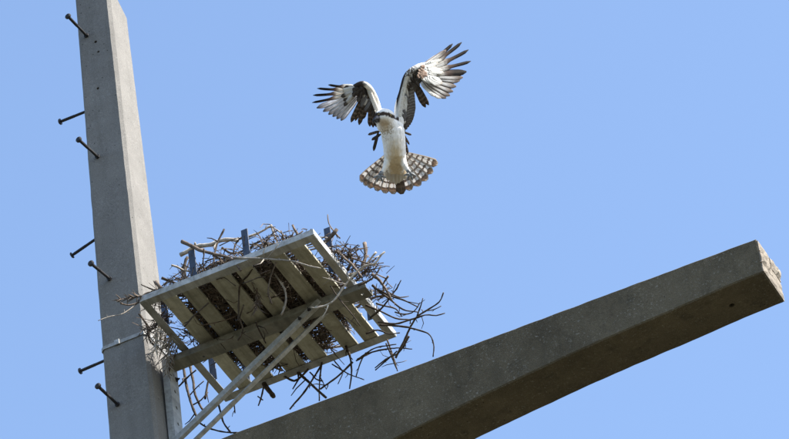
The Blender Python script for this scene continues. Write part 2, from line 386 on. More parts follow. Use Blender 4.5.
angle('side_rail', (X1-.002, Y0+.008, zu-.0035), (X1-.002, Y1-.008, zu-.0035), (-1, 0, 0), .05, (0, 0, 1), .05, M['galv'])
for i, (a, b) in enumerate([(.256, .352), (.396, .500), (.592, .731), (.774, .884), (1.006, 1.106), (1.150, 1.248)]):
    bm = bmesh.new(); dz = (i % 3)*.0007
    box(bm, (a, Y0+.012, zu+.0065+dz), (b, Y1-.012, zu+.026+dz))
    bmesh.ops.subdivide_edges(bm, edges=[e for e in bm.edges if abs(e.verts[0].co.y-e.verts[1].co.y) > .5], cuts=12)
    bevel(bm, .0016, 1)
    for v in bm.verts: v.co.z += .002*math.sin(v.co.y*5+i*2)
    for v in bm.verts: v.co.x += .002*noise.noise(V((v.co.y*4, i*3.1, 0)))
    if True:
        for v in bm.verts: v.co.z = max(v.co.z, zu+.0066)
    obj('slat', bm, M['slat'], plat)
# cantilever beam: a channel lying flat under the slats
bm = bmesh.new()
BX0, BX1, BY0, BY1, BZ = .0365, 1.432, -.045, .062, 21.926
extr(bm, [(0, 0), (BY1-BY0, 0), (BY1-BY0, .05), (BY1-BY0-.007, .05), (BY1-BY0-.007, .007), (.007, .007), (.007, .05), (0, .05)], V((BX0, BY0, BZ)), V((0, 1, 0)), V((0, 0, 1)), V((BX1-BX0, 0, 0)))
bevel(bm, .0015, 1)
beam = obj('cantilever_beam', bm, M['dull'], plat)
def bolt(p, d, parent, r=.011):
    bm = bmesh.new(); tube(bm, [(0, 0, 0), (0, 0, .004)], [r*1.7, r*1.7], 14); tube(bm, [(0, 0, .0045), (0, 0, .014)], [r, r], 6)
    tube(bm, [(0, 0, .0145), (0, 0, .024)], [r*.55, r*.55], 8)
    o = obj('bolt', bm, M['iron'], parent)
    o.matrix_world = Matrix.Translation(p) @ V(d).to_track_quat('Z', 'Y').to_matrix().to_4x4(); return o
cut(beam, [((1.385, .01, BZ), (0, 0, 1), .0105, .03), ((.26, .02, BZ), (0, 0, 1), .008, .03)])
# braces
def brace(y, side, z0, x1, z1):
    p0 = V((.037, y, z0)); p1 = V((x1, y, z1)); d = (p1-p0).normalized(); up = V((0, 1, 0)).cross(d); up = up if up.z > 0 else -up
    return angle('brace', p0, p1, (0, side, 0), .034, up, .04, M['galv'])
b1 = brace(-.0525, 1, 21.287, 1.125, 21.940); b2 = brace(.10, -1, 21.302, 1.12, 21.966)
# vertical mounting channel on the sunny face of the pole
bm = bmesh.new(); CX0, CX1, CY0, CY1 = xr(21.1)+.004, .035, -0.029, 0.094
extr(bm, [(0, 0), (CX1-CX0, 0), (CX1-CX0, CY1-CY0), (0, CY1-CY0), (0, CY1-CY0-.006), (CX1-CX0-.006, CY1-CY0-.006), (CX1-CX0-.006, .006), (0, .006)], V((CX0, CY0, 20.95)), V((1, 0, 0)), V((0, 1, 0)), V((0, 0, 21.985-20.95)))
chn = obj('mounting_channel', bm, M['galv'], plat)
bm = bmesh.new()
cut(chn, [((CX1, 0.033, 21.1+.13*k), (1, 0, 0), .012, .03) for k in range(7)])
for zz in (21.2, 21.87): bolt((CX1+.0005, 0.068, zz), (1, 0, 0), plat, .010)
for x in (.97, 1.04): bolt((x, -.0535, 21.88+(x-.99)*.6), (0, -1, 0), plat, .007)
# galvanised band clamped round the pole
def band(z, h, name='pole_band'):
    bm = bmesh.new(); t = .004; a, b, c, ch = xl(z)-.003, xr(z)+.003, yf(z)+.003, .022
    loop = [(a+ch, -c), (b-ch, -c), (b, -c+ch), (b, c-ch), (b-ch, c), (a+ch, c), (a, c-ch), (a, -c+ch)]
    cx, cy = (a+b)/2, 0
    rings = []
    for dx, zz in ((0, z), (t, z), (t, z+h), (0, z+h)):
        rings.append([bm.verts.new((x+math.copysign(dx, x-cx), y+math.copysign(dx, y), zz)) for x, y in loop])
    n = len(loop)
    for r in range(4):
        A, B = rings[r], rings[(r+1) % 4]
        for k in range(n): bm.faces.new((A[k], A[(k+1) % n], B[(k+1) % n], B[k]))
    bmesh.ops.recalc_face_normals(bm, faces=bm.faces[:])
    o = obj(name, bm, M['galv'], plat)
    bm = bmesh.new(); y = -yf(z)-.008; box(bm, (xl(z)+.10, y-.008, z-.006), (xl(z)+.135, y+.0, z+h+.006)); bevel(bm, .0015, 1); obj('buckle', bm, M['galv'], o)
    return o
band(22.115, .026); band(21.2, .026)
# flat upright posts round the rim
for x, y, h, ty in ((.513, Y0+.012, .262, 0), (.884, Y0+.012, .262, 0), (1.285, -.20, .365, 1), (.30, Y1-.02, .25, 0), (.66, Y1-.02, .25, 0), (1.02, Y1-.02, .25, 0), (1.285, .36, .24, 1), (.165, -.30, .2, 1), (.165, .36, .24, 1)):
    bm = bmesh.new(); wdt = .046
    box(bm, (x-wdt/2, y, zu+.008), (x+wdt/2, y+.007, zu+h)) if not ty else box(bm, (x-wdt/2, y-.004, zu+.008), (x+wdt/2, y+.004, zu+h))
    bevel(bm, .0015, 1); obj('upright_post', bm, M['post'], plat)

# ------------------------------------------------------------------ stick nest
nest = thing('stick_nest', 'big untidy nest of dead branches heaped on the slatted platform', 'nest')
def stick_bm(bm, pts, r0, r1, n=6, step=.035, wob=.5, spurs=0, rg=rnd):
    line = smoothline(pts, step); m = len(line)
    rad = [r0+(r1-r0)*i/(m-1) for i in range(m)]
    off = V((rg.random()*50, rg.random()*50, rg.random()*50)); out = []
    for i, p in enumerate(line):
        k = noise.noise_vector(p*9+off)*(wob*.008) + noise.noise_vector(p*38+off)*(wob*.0022)
        out.append(p+k); rad[i] *= 1+.28*noise.noise(p*30+off)
    tube(bm, out, rad, n, rough=.22, rg=rg)
    for s in range(spurs):
        i = rg.randrange(1, max(2, m-1)); p = out[min(i, m-1)]; t = (out[min(i+1, m-1)]-out[i-1]).normalized()
        d = (t*rg.uniform(.3, 1)+V((rg.gauss(0, 1), rg.gauss(0, 1), rg.gauss(0, 1))).normalized()).normalized()
        L = rg.uniform(.008, .035) if rg.random() < .72 else rg.uniform(.05, .13)
        q = p+d*L*.55+V((rg.gauss(0, 1), rg.gauss(0, 1), rg.gauss(0, 1)))*L*.10
        e = p+d*L+V((rg.gauss(0, 1), rg.gauss(0, 1), rg.gauss(0, 1)))*L*.1
        r = rad[i]*rg.uniform(.5, .75)
        tube(bm, [p, q, e], [r, r*.85, r*.55], max(4, n-1), rough=.2, rg=rg)
    return bm
HERO = [('pale', 0.0156, 0.0129, [(0.335, -0.36, 22.462), (0.392, -0.36, 22.468), (0.443, -0.36, 22.482), (0.561, -0.36, 22.445), (0.611, -0.36, 22.451), (0.68, -0.36, 22.432), (0.74, -0.36, 22.392)]),
    ('pale', 0.0109, 0.0061, [(0.68, -0.36, 22.428), (0.794, -0.353, 22.401), (0.883, -0.347, 22.406), (0.967, -0.34, 22.43)]),
    ('brown', 0.0143, 0.0068, [(0.464, -0.6, 22.347), (0.571, -0.596, 22.231), (0.668, -0.593, 22.153), (0.777, -0.589, 22.069), (0.834, -0.585, 21.949)]),
    ('pale', 0.0075, 0.0041, [(0.796, -0.6, 22.057), (1.019, -0.594, 21.952), (1.167, -0.587, 21.873), (1.267, -0.581, 21.8), (1.36, -0.575, 21.734)]),
    ('dark', 0.0068, 0.0061, [(0.68, -0.42, 22.476), (0.627, -0.433, 22.367), (0.602, -0.447, 22.254), (0.608, -0.46, 22.16)]),
    ('dark', 0.0095, 0.0054, [(0.526, -0.47, 22.141), (0.6, -0.47, 22.173), (0.684, -0.47, 22.175), (0.788, -0.47, 22.161)]),
    ('dark', 0.0102, 0.0081, [(0.442, -0.49, 22.304), (0.417, -0.49, 22.258), (0.419, -0.49, 22.126), (0.452, -0.49, 22.063)]),
    ('pale', 0.0081, 0.0068, [(0.972, -0.35, 22.425), (0.985, -0.35, 22.345), (0.998, -0.35, 22.265), (1.004, -0.35, 22.188)]),
    ('pale', 0.0054, 0.0034, [(0.978, -0.35, 22.414), (1.02, -0.333, 22.357), (1.067, -0.317, 22.282), (1.129, -0.3, 22.216)]),
    ('pale', 0.0136, 0.0109, [(0.947, -0.41, 22.225), (1.022, -0.41, 22.203), (1.103, -0.41, 22.178), (1.189, -0.41, 22.135)]),
    ('brown', 0.0088, 0.0081, [(1.096, -0.3, 22.404), (1.108, -0.3, 22.349), (1.124, -0.3, 22.297), (1.128, -0.3, 22.2)]),
    ('brown', 0.0048, 0.0068, [(1.162, -0.3, 22.324), (1.136, -0.3, 22.312), (1.123, -0.3, 22.293)]),
    ('brown', 0.0034, 0.0061, [(1.339, -0.3, 22.375), (1.342, -0.3, 22.307), (1.362, -0.3, 22.233), (1.402, -0.3, 22.157)]),
    ('brown', 0.0149, 0.0102, [(1.429, -0.4, 22.146), (1.383, -0.4, 22.11), (1.331, -0.4, 22.077), (1.274, -0.4, 22.062)]),
    ('brown', 0.0061, 0.0034, [(0.929, -0.45, 22.127), (0.965, -0.45, 22.209), (1.004, -0.45, 22.248), (1.036, -0.45, 22.291)]),
    ('dark', 0.0054, 0.0061, [(0.795, -0.4, 22.38), (0.742, -0.4, 22.346), (0.714, -0.4, 22.269)]),
    ('dark', 0.0054, 0.0034, [(0.535, -0.44, 22.256), (0.599, -0.44, 22.256), (0.68, -0.44, 22.215)]),
    ('dark', 0.0102, 0.0061, [(0.733, -0.38, 22.209), (0.801, -0.38, 22.252), (0.84, -0.38, 22.291), (0.912, -0.38, 22.308)]),
    ('dark', 0.0088, 0.0061, [(0.614, -0.33, 22.414), (0.665, -0.33, 22.349), (0.733, -0.33, 22.326), (0.811, -0.33, 22.332)]),
    ('brown', 0.0054, 0.0054, [(1.071, -0.44, 22.266), (1.09, -0.44, 22.183), (1.118, -0.44, 22.113)]),
    ('pale', 0.0048, 0.0048, [(1.205, -0.33, 22.201), (1.269, -0.33, 22.205), (1.328, -0.33, 22.169)]),
    ('brown', 0.0136, 0.0122, [(1.483, -0.1, 22.222), (1.484, -0.1, 22.164), (1.477, -0.1, 22.102), (1.445, -0.1, 22.035)]),
    ('pale', 0.0062, 0.0062, [(1.705, -0.35, 21.869), (1.669, -0.35, 21.853), (1.633, -0.35, 21.809), (1.548, -0.35, 21.819), (1.468, -0.35, 21.775), (1.422, -0.35, 21.74), (1.345, -0.35, 21.662), (1.28, -0.35, 21.635), (1.2, -0.35, 21.659)]),
    ('pale', 0.0048, 0.0027, [(1.287, -0.35, 21.632), (1.269, -0.35, 21.593), (1.237, -0.35, 21.555)]),
    ('pale', 0.0048, 0.0027, [(1.416, -0.35, 21.743), (1.35, -0.36, 21.789), (1.278, -0.37, 21.843)]),
    ('dark', 0.0054, 0.0034, [(1.323, -0.36, 21.761), (1.336, -0.307, 21.709), (1.399, -0.253, 21.577), (1.423, -0.2, 21.504)]),
    ('dark', 0.0122, 0.0102, [(1.41, -0.2, 22.102), (1.423, -0.2, 22.031), (1.382, -0.2, 21.976)]),
    ('brown', 0.0095, 0.0081, [(1.371, -0.3, 22.065), (1.418, -0.3, 21.979), (1.459, -0.3, 21.919), (1.514, -0.3, 21.79)]),
    ('brown', 0.0062, 0.0054, [(1.367, -0.2, 22.089), (1.426, -0.2, 22.054), (1.507, -0.2, 21.976), (1.572, -0.2, 21.931)]),
    ('pale', 0.0069, 0.0069, [(1.571, -0.15, 22.072), (1.509, -0.15, 22.019), (1.449, -0.15, 21.981), (1.371, -0.15, 21.968)]),
    ('dark', 0.0046, 0.0085, [(1.863, 0.15, 21.819), (1.812, 0.195, 21.8), (1.715, 0.24, 21.81), (1.62, 0.285, 21.831), (1.564, 0.33, 21.826), (1.512, 0.375, 21.807), (1.389, 0.42, 21.69)]),
    ('dark', 0.0039, 0.0085, [(1.839, 0.2, 21.703), (1.782, 0.19, 21.705), (1.713, 0.18, 21.729), (1.614, 0.17, 21.726), (1.518, 0.16, 21.729), (1.408, 0.15, 21.788)]),
    ('dark', 0.0039, 0.0085, [(1.704, 0.1, 21.742), (1.669, 0.062, 21.764), (1.64, 0.025, 21.775), (1.56, -0.012, 21.829), (1.488, -0.05, 21.888)]),
    ('dark', 0.0039, 0.0077, [(1.654, 0.0, 21.913), (1.608, 0.03, 21.882), (1.559, 0.06, 21.88), (1.5, 0.09, 21.858), (1.436, 0.12, 21.843), (1.358, 0.15, 21.842)]),
    ('dark', 0.0039, 0.0085, [(1.683, 0.3, 21.487), (1.709, 0.28, 21.566), (1.686, 0.26, 21.647), (1.593, 0.24, 21.715), (1.494, 0.22, 21.769), (1.399, 0.2, 21.802)]),
    ('dark', 0.0031, 0.0054, [(1.727, 0.15, 21.839), (1.697, 0.175, 21.805), (1.652, 0.2, 21.762)]),
    ('dark', 0.0046, 0.0069, [(1.233, 0.45, 21.698), (1.347, 0.4, 21.695), (1.445, 0.35, 21.666), (1.544, 0.3, 21.717)]),
    ('dark', 0.0062, 0.0046, [(1.34, 0.42, 21.833), (1.347, 0.46, 21.76), (1.359, 0.5, 21.668)]),
    ('dark', 0.0062, 0.0039, [(1.12, 0.45, 21.821), (1.202, 0.427, 21.822), (1.282, 0.403, 21.811), (1.42, 0.38, 21.762)]),
    ('dark', 0.0085, 0.0039, [(1.466, -0.02, 21.943), (1.538, 0.037, 21.845), (1.606, 0.093, 21.765), (1.687, 0.15, 21.744)]),
    ('dark', 0.0085, 0.0046, [(1.362, 0.1, 21.911), (1.437, 0.133, 21.852), (1.521, 0.167, 21.781), (1.602, 0.2, 21.752)]),
    ('brown', 0.0123, 0.0062, [(1.498, -0.08, 21.976), (1.535, -0.053, 21.921), (1.567, -0.027, 21.828), (1.576, 0.0, 21.778)]),
    ('dark', 0.0046, 0.0077, [(1.572, -0.1, 21.993), (1.531, -0.1, 21.939), (1.473, -0.1, 21.916), (1.403, -0.1, 21.907)]),
    ('dark', 0.0039, 0.0069, [(1.571, 0.15, 21.755), (1.551, 0.117, 21.806), (1.5, 0.083, 21.83), (1.45, 0.05, 21.853)]),
    ('dark', 0.0031, 0.0062, [(1.721, 0.1, 21.767), (1.668, 0.117, 21.737), (1.6, 0.133, 21.755), (1.529, 0.15, 21.814)]),
    ('brown', 0.0031, 0.0062, [(1.692, 0.0, 21.766), (1.641, -0.025, 21.764), (1.589, -0.05, 21.802)]),
    ('dark', 0.0031, 0.0046, [(1.819, 0.2, 21.768), (1.77, 0.2, 21.765), (1.709, 0.2, 21.777)]),
    ('dark', 0.0039, 0.0069, [(1.487, 0.3, 21.767), (1.413, 0.3, 21.791), (1.344, 0.3, 21.855), (1.26, 0.3, 21.859)]),
    ('brown', 0.0077, 0.0046, [(1.61, -0.1, 21.895), (1.551, -0.05, 21.892), (1.531, 0.0, 21.871)]),
    ('dark', 0.0088, 0.0048, [(1.037, 0.5, 21.997), (1.047, 0.52, 21.916), (1.038, 0.54, 21.828), (1.004, 0.56, 21.703)]),
    ('dark', 0.0081, 0.0061, [(1.04, 0.58, 21.92), (0.979, 0.58, 21.881), (0.889, 0.58, 21.839), (0.793, 0.58, 21.808)]),
    ('dark', 0.0054, 0.0034, [(0.896, 0.58, 21.967), (0.99, 0.58, 21.852), (1.098, 0.58, 21.748)]),
    ('dark', 0.0068, 0.0048, [(0.833, 0.57, 22.004), (0.799, 0.585, 21.882), (0.769, 0.6, 21.735)]),
    ('dark', 0.0075, 0.0061, [(0.827, 0.58, 21.989), (0.784, 0.587, 21.955), (0.677, 0.593, 21.843), (0.561, 0.6, 21.756)]),
    ('dark', 0.0102, 0.0088, [(0.645, 0.58, 22.027), (0.693, 0.58, 21.941), (0.748, 0.58, 21.852), (0.827, 0.58, 21.721)]),
    ('dark', 0.0068, 0.0054, [(0.417, 0.57, 21.99), (0.397, 0.57, 21.933), (0.364, 0.57, 21.85)]),
    ('dark', 0.0177, 0.0163, [(0.423, 0.56, 21.997), (0.452, 0.56, 21.927), (0.481, 0.56, 21.865)]),
    ('dark', 0.0048, 0.0048, [(0.368, 0.57, 21.929), (0.399, 0.57, 21.883)]),
    ('dark', 0.0069, 0.0039, [(1.065, 0.57, 21.91), (1.195, 0.53, 21.895), (1.362, 0.49, 21.83), (1.496, 0.45, 21.736)]),
    ('dark', 0.0046, 0.0046, [(1.192, 0.55, 21.767), (1.291, 0.525, 21.788), (1.376, 0.5, 21.807)]),
    ('dark', 0.0062, 0.0039, [(1.311, 0.52, 21.939), (1.327, 0.535, 21.836), (1.345, 0.55, 21.692)]),
    ('dark', 0.0088, 0.0075, [(0.562, 0.57, 22.008), (0.627, 0.57, 21.939), (0.678, 0.57, 21.949), (0.739, 0.57, 21.988)]),
    ('dark', 0.0061, 0.0048, [(0.207, 0.55, 21.945), (0.205, 0.55, 21.848)]),
    ('dark', 0.0048, 0.0034, [(0.917, 0.57, 21.983), (0.955, 0.585, 21.879), (0.911, 0.6, 21.81)]),
    ('dark', 0.0054, 0.0039, [(1.151, 0.54, 21.917), (1.105, 0.55, 21.871), (1.055, 0.56, 21.778)]),
    ('dark', 0.0061, 0.0048, [(0.743, 0.57, 21.961), (0.778, 0.57, 21.889), (0.824, 0.57, 21.853)]),
    ('dark', 0.0102, 0.0088, [(-0.101, 0.5, 22.334), (-0.096, 0.5, 22.265), (-0.085, 0.5, 22.104), (-0.05, 0.5, 21.921), (-0.032, 0.5, 21.877)]),
    ('dark', 0.0102, 0.0075, [(-0.061, 0.52, 22.329), (-0.049, 0.52, 22.209), (-0.045, 0.52, 22.092), (-0.007, 0.52, 21.953), (0.026, 0.52, 21.914)]),
    ('dark', 0.0061, 0.0061, [(-0.15, 0.5, 22.182), (-0.089, 0.5, 22.221), (-0.013, 0.5, 22.262)]),
    ('dark', 0.0048, 0.0041, [(-0.087, 0.5, 22.072), (-0.025, 0.5, 22.119), (0.035, 0.5, 22.15)]),
    ('dark', 0.0081, 0.0075, [(0.059, 0.53, 22.177), (0.038, 0.53, 22.112), (0.016, 0.53, 22.031)]),
    ('dark', 0.0081, 0.0061, [(0.092, 0.55, 22.02), (0.095, 0.567, 21.956), (0.108, 0.583, 21.831), (0.145, 0.6, 21.745)]),
    ('dark', 0.0061, 0.0061, [(-0.07, 0.55, 21.91), (-0.011, 0.562, 21.836), (0.064, 0.575, 21.779), (0.154, 0.587, 21.737), (0.197, 0.6, 21.723)]),
    ('dark', 0.0054, 0.0041, [(-0.065, 0.5, 21.997), (-0.003, 0.51, 22.018), (0.047, 0.52, 22.068)]),
    ('pale', 0.0061, 0.0075, [(0.947, -0.36, 22.06), (0.978, -0.348, 21.974), (1.004, -0.336, 21.906), (1.006, -0.324, 21.849), (0.983, -0.312, 21.787), (0.951, -0.3, 21.737)]),
    ('dark', 0.0054, 0.0068, [(0.913, -0.52, 22.028), (0.837, -0.473, 21.999), (0.753, -0.425, 21.989), (0.711, -0.378, 21.912), (0.669, -0.33, 21.794)]),
    ('dark', 0.0034, 0.0034, [(0.64, -0.54, 21.992), (0.69, -0.527, 21.995), (0.721, -0.513, 21.958), (0.753, -0.5, 21.92)]),
    ('dark', 0.0041, 0.0041, [(0.812, -0.54, 21.886), (0.861, -0.527, 21.893), (0.911, -0.513, 21.904), (0.96, -0.5, 21.9)]),
    ('dark', 0.0061, 0.0054, [(0.353, -0.45, 21.804), (0.413, -0.45, 21.85), (0.479, -0.45, 21.884), (0.538, -0.45, 21.915)]),
    ('dark', 0.0061, 0.0054, [(0.6, -0.2, 21.761), (0.662, -0.25, 21.78), (0.672, -0.3, 21.838), (0.729, -0.35, 21.882)]),
    ('dark', 0.0061, 0.0054, [(0.734, -0.2, 21.847), (0.722, -0.125, 21.823), (0.723, -0.05, 21.785)]),
    ('brown', 0.0054, 0.0048, [(1.038, -0.5, 21.985), (0.977, -0.46, 21.928), (0.929, -0.42, 21.849), (0.929, -0.38, 21.78)]),
    ('pale', 0.0027, 0.0041, [(-0.104, -0.72, 21.874), (-0.032, -0.665, 21.915), (0.012, -0.61, 21.95), (0.059, -0.555, 22.016), (0.107, -0.5, 22.097)]),
    ('brown', 0.0048, 0.0081, [(0.01, -0.62, 22.029), (0.045, -0.58, 22.029), (0.089, -0.54, 22.053), (0.143, -0.5, 22.098)]),
    ('dark', 0.0068, 0.0034, [(0.109, -0.55, 22.054), (0.137, -0.512, 22.124), (0.205, -0.475, 22.152), (0.284, -0.438, 22.225), (0.355, -0.4, 22.296)]),
    ('dark', 0.0034, 0.0054, [(0.107, -0.5, 22.224), (0.154, -0.48, 22.188), (0.198, -0.46, 22.158)]),
    ('brown', 0.0136, 0.0122, [(0.201, -0.47, 22.223), (0.225, -0.47, 22.171), (0.25, -0.47, 22.127)]),
    ('pale', 0.0068, 0.0048, [(0.225, -0.46, 22.145), (0.287, -0.455, 22.162), (0.341, -0.45, 22.157)]),
    ('brown', 0.0061, 0.0041, [(0.313, -0.4, 22.132), (0.335, -0.4, 22.22), (0.383, -0.4, 22.288), (0.419, -0.4, 22.37)]),
    ('dark', 0.0081, 0.0068, [(0.01, -0.35, 22.131), (0.034, -0.3, 22.057), (0.023, -0.25, 21.982), (0.05, -0.2, 21.932)]),
    ('pale', 0.0081, 0.0068, [(0.07, -0.3, 22.229), (0.068, -0.267, 22.162), (0.099, -0.233, 22.058), (0.069, -0.2, 21.996)])]
for m, r0, r1, pts in HERO:
    bm = bmesh.new(); L = sum((V(a)-V(b)).length for a, b in zip(pts, pts[1:]))
    thin = max(r0, r1) < .008
    stick_bm(bm, pts, r0*.92, r1*.92, 7, .02, .6 if thin else .5, spurs=(int(L/.08) if thin else int(L/.12)), rg=rnd)
    obj('stick', bm, M[m], nest, smooth=True)
# loose fill sticks: a few shapes, many turns
shapes = []
for i in range(14):
    rr = random.Random(100+i); L = rr.uniform(.35, .75); bm = bmesh.new()
    pts = [V((L*(t-.5), rr.gauss(0, .03)*L*2, rr.gauss(0, .02)*L*2)) for t in (0, .25, .5, .75, 1)]
    stick_bm(bm, pts, rr.uniform(.005, .011), rr.uniform(.003, .006), 5, .05, 1.2, spurs=rr.randrange(3, 7), rg=rr)
    me = bpy.data.meshes.new('stick'); bm.normal_update(); bm.to_mesh(me); bm.free()
    for f in me.polygons: f.use_smooth = True
    shapes.append(me)
copies = {}
NFILL = 285-len(HERO)
for i in range(NFILL):
    k = rnd.choice(['dark', 'dark', 'brown', 'brown', 'pale']); s = rnd.choice(shapes)
    if (s.name, k) not in copies:
        c = s.copy(); c.materials.clear(); c.materials.append(M[k]); copies[(s.name, k)] = c
    a = rnd.random()*2*PI; r = math.sqrt(rnd.random())
    x = .74+r*math.cos(a)*.50; y = .03+r*math.sin(a)*.54
    edge_ = i % 4 == 0
    if edge_: x, y, r = rnd.uniform(.36, 1.18), rnd.uniform(-.5, -.34), .9
    hmax = .20*(1-r*r)+.06
    z = zu+.075+rnd.random()*hmax
    o = link('stick', copies[(s.name, k)], None, nest)
    tang = a+PI/2+rnd.gauss(0, .5) if r > .35 else rnd.random()*2*PI
    sc = rnd.uniform(.6, 1.0) if not edge_ else rnd.uniform(.4, .7)
    if edge_: tang = rnd.gauss(0, .35); z = zu+.05+rnd.random()*.11
    o.location = (x, y, z); o.rotation_euler = (rnd.random()*6.28, max(-.2, min(.2, rnd.gauss(0, .09))), tang); o.scale = (sc, sc, sc)
# fine twigs and litter that nobody could count
bm = bmesh.new(); rg = random.Random(5)
for i in range(4600):
    a = rg.random()*2*PI; r = rg.random()**.62
    x = .74+r*math.cos(a)*.50; y = .02+r*math.sin(a)*.52
    z = zu+.032+rg.random()**1.4*(.25*(1-r*r)+.04)
    L = rg.uniform(.06, .26); th = rg.random()*2*PI; el = rg.gauss(0, .22)
    d = V((math.cos(th)*math.cos(el), math.sin(th)*math.cos(el), math.sin(el)))
    p = V((x, y, z)); mid = p+V((rg.gauss(0, 1), rg.gauss(0, 1), rg.gauss(0, 1)))*L*.08
    rr = rg.uniform(.0015, .0042)
    a0, a1 = p-d*L/2, p+d*L/2; a0.z = max(a0.z, zu+.03); a1.z = max(a1.z, zu+.03)
    tube(bm, [a0, mid, a1], [rr, rr, rr*.6], 3, cap=False)
for cx, cy, cz, sg, num in ((1.38, -.26, 22.06, .05, 90), (1.42, -.05, 22.03, .05, 80), (1.40, .2, 22.03, .05, 40), (1.0, -.48, 22.10, .07, 120), (.72, -.48, 22.10, .07, 120), (.45, -.5, 22.08, .06, 130), (.28, -.48, 22.06, .05, 90), (.6, -.46, 22.13, .06, 70), (1.12, -.46, 22.12, .05, 70), (.12, -.32, 22.0, .04, 60), (.12, -.1, 22.02, .05, 60)):
    for i in range(num):
        p = V((rg.gauss(cx, sg*1.3), rg.gauss(cy, sg*.7), rg.gauss(cz, sg*.8))); d = V((rg.gauss(0, 1), rg.gauss(0, 1), rg.gauss(0, .7))).normalized()*rg.uniform(.025, .09)
        rr = rg.uniform(.0015, .004); q0, q1 = p-d, p+d
        for q in (p, q0, q1):
            if q.x > .12: q.z = max(q.z, zu+.036)
        tube(bm, [q0, p+V((rg.gauss(0, .006), rg.gauss(0, .006), abs(rg.gauss(0, .006)))), q1], [rr, rr, rr*.6], 3, cap=False)
tm = obj('twig_mass', bm, M['brown'], nest); tm['kind'] = 'stuff'
bm = bmesh.new()
for i in range(1700):
    a = rg.random()*2*PI; r = rg.random()**.6
    x = .74+r*math.cos(a)*.50; y = .02+r*math.sin(a)*.52; z = zu+.032+rg.random()**1.6*(.2*(1-r*r)+.03)
    L = rg.uniform(.012, .04); q = Matrix.Rotation(rg.random()*6.3, 3, 'Z') @ Matrix.Rotation(rg.gauss(0, .7), 3, 'X')
    wv = L*rg.uniform(.25, .5)
    pts = [V((-L/2, 0, 0)), V((0, -wv/2, .003)), V((L/2, 0, -.002)), V((0, wv/2, .003))]
    v = [bm.verts.new(V((x, y, z))+q @ p_) for p_ in pts]; bm.faces.new(v)
bm2 = bmesh.new()
for i in range(900):
    a = rg.random()*2*PI; r = rg.random()**.6
    x = .74+r*math.cos(a)*.52; y = .02+r*math.sin(a)*.53; z = zu+.031+rg.random()*.03
    d = V((rg.gauss(0, 1), rg.gauss(0, 1), rg.gauss(0, .15))).normalized()*rg.uniform(.008, .03); p = V((x, y, z))
    rr = rg.uniform(.002, .0045); tube(bm2, [p-d, p+d], [rr, rr*.8], 4)
pc = obj('light_fleck_chips', bm2, M['pale'], nest); pc['kind'] = 'stuff'  # pale chips stand in for specks of light in the slat gaps
lm = obj('dry_litter', bm, M['litter'], nest); lm['kind'] = 'stuff'
for gx in (.373, .546, .752, .94, 1.128, .373, .546, .752, .94, .94, .546):
    bm = bmesh.new(); y = rnd.uniform(-.42, .45); d = V((rnd.gauss(0, .10), rnd.gauss(0, .12), -rnd.uniform(.05, .16)))
    p = V((gx, y, Z+.05)); stick_bm(bm, [p-d*.5, p+V((0, 0, -.055)), p+d*.6+V((rnd.gauss(0, .02), rnd.gauss(0, .03), -.05)), p+d+V((rnd.gauss(0, .05), rnd.gauss(0, .06), -.05))], .0038, .0022, 5, .03, .8, spurs=2)
    obj('stick', bm, M[rnd.choice(['dark', 'dark', 'brown'])], nest, smooth=True)
# tufts of dead sprigs
def sprig(p, d, L, n, spread, m):
    bm = bmesh.new(); p = V(p); d = V(d).normalized()
    tube(bm, [p, p+d*L*.5, p+d*L], [.004, .0032, .002], 5)
    for i in range(n):
        t = i/n; q = p+d*L*t
        e = (d*.9+V((rnd.gauss(0, 1), rnd.gauss(0, 1), rnd.gauss(0, 1))).normalized()*spread).normalized()
        l = L*rnd.uniform(.22, .42)
        tube(bm, [q, q+e*l*.5+V((0, 0, -.004)), q+e*l+V((0, 0, -.010))], [.0028, .0034, .0012], 4)
    return obj('dead_sprig', bm, m, nest)
sprig((.16, -.61, 22.03), (-1, -.22, .1), .15, 34, .9, M['brown'])
sprig((.14, -.36, 21.98), (-.15, -.1, -1), .22, 30, .8, M['pale'])
sprig((.16, -.22, 22.0), (-.25, 0, -1), .26, 34, .8, M['pale'])
sprig((.12, -.05, 22.02), (-.5, 0, -1), .20, 26, .9, M['brown'])
sprig((.82, -.33, 21.99), (-.1, 0, -1), .16, 30, .8, M['brown'])
sprig((1.38, -.12, 22.02), (.5, -.1, .6), .11, 26, .9, M['brown'])
sprig((.95, -.46, 22.06), (.1, -.2, 1), .14, 24, .8, M['brown'])
sprig((.66, -.46, 22.06), (-.1, 0, 1), .14, 22, .8, M['brown'])
sprig((.40, -.42, 22.08), (-.2, 0, 1), .2, 26, .7, M['dark'])

# ------------------------------------------------------------------ osprey
PX = .0064                                    # metres per unit of the drawing grid used for the bird
BIRD = V((1.706, .1, 23.126))
bird = thing('osprey', 'osprey hovering with raised wings and barred tail fanned above the nest', 'bird', BIRD)
bird.rotation_euler = R3.to_euler()
bpy.context.view_layer.update()
def B(x, y, z=0.0): return V(((x-395)*PX, (140-y)*PX, z*PX))
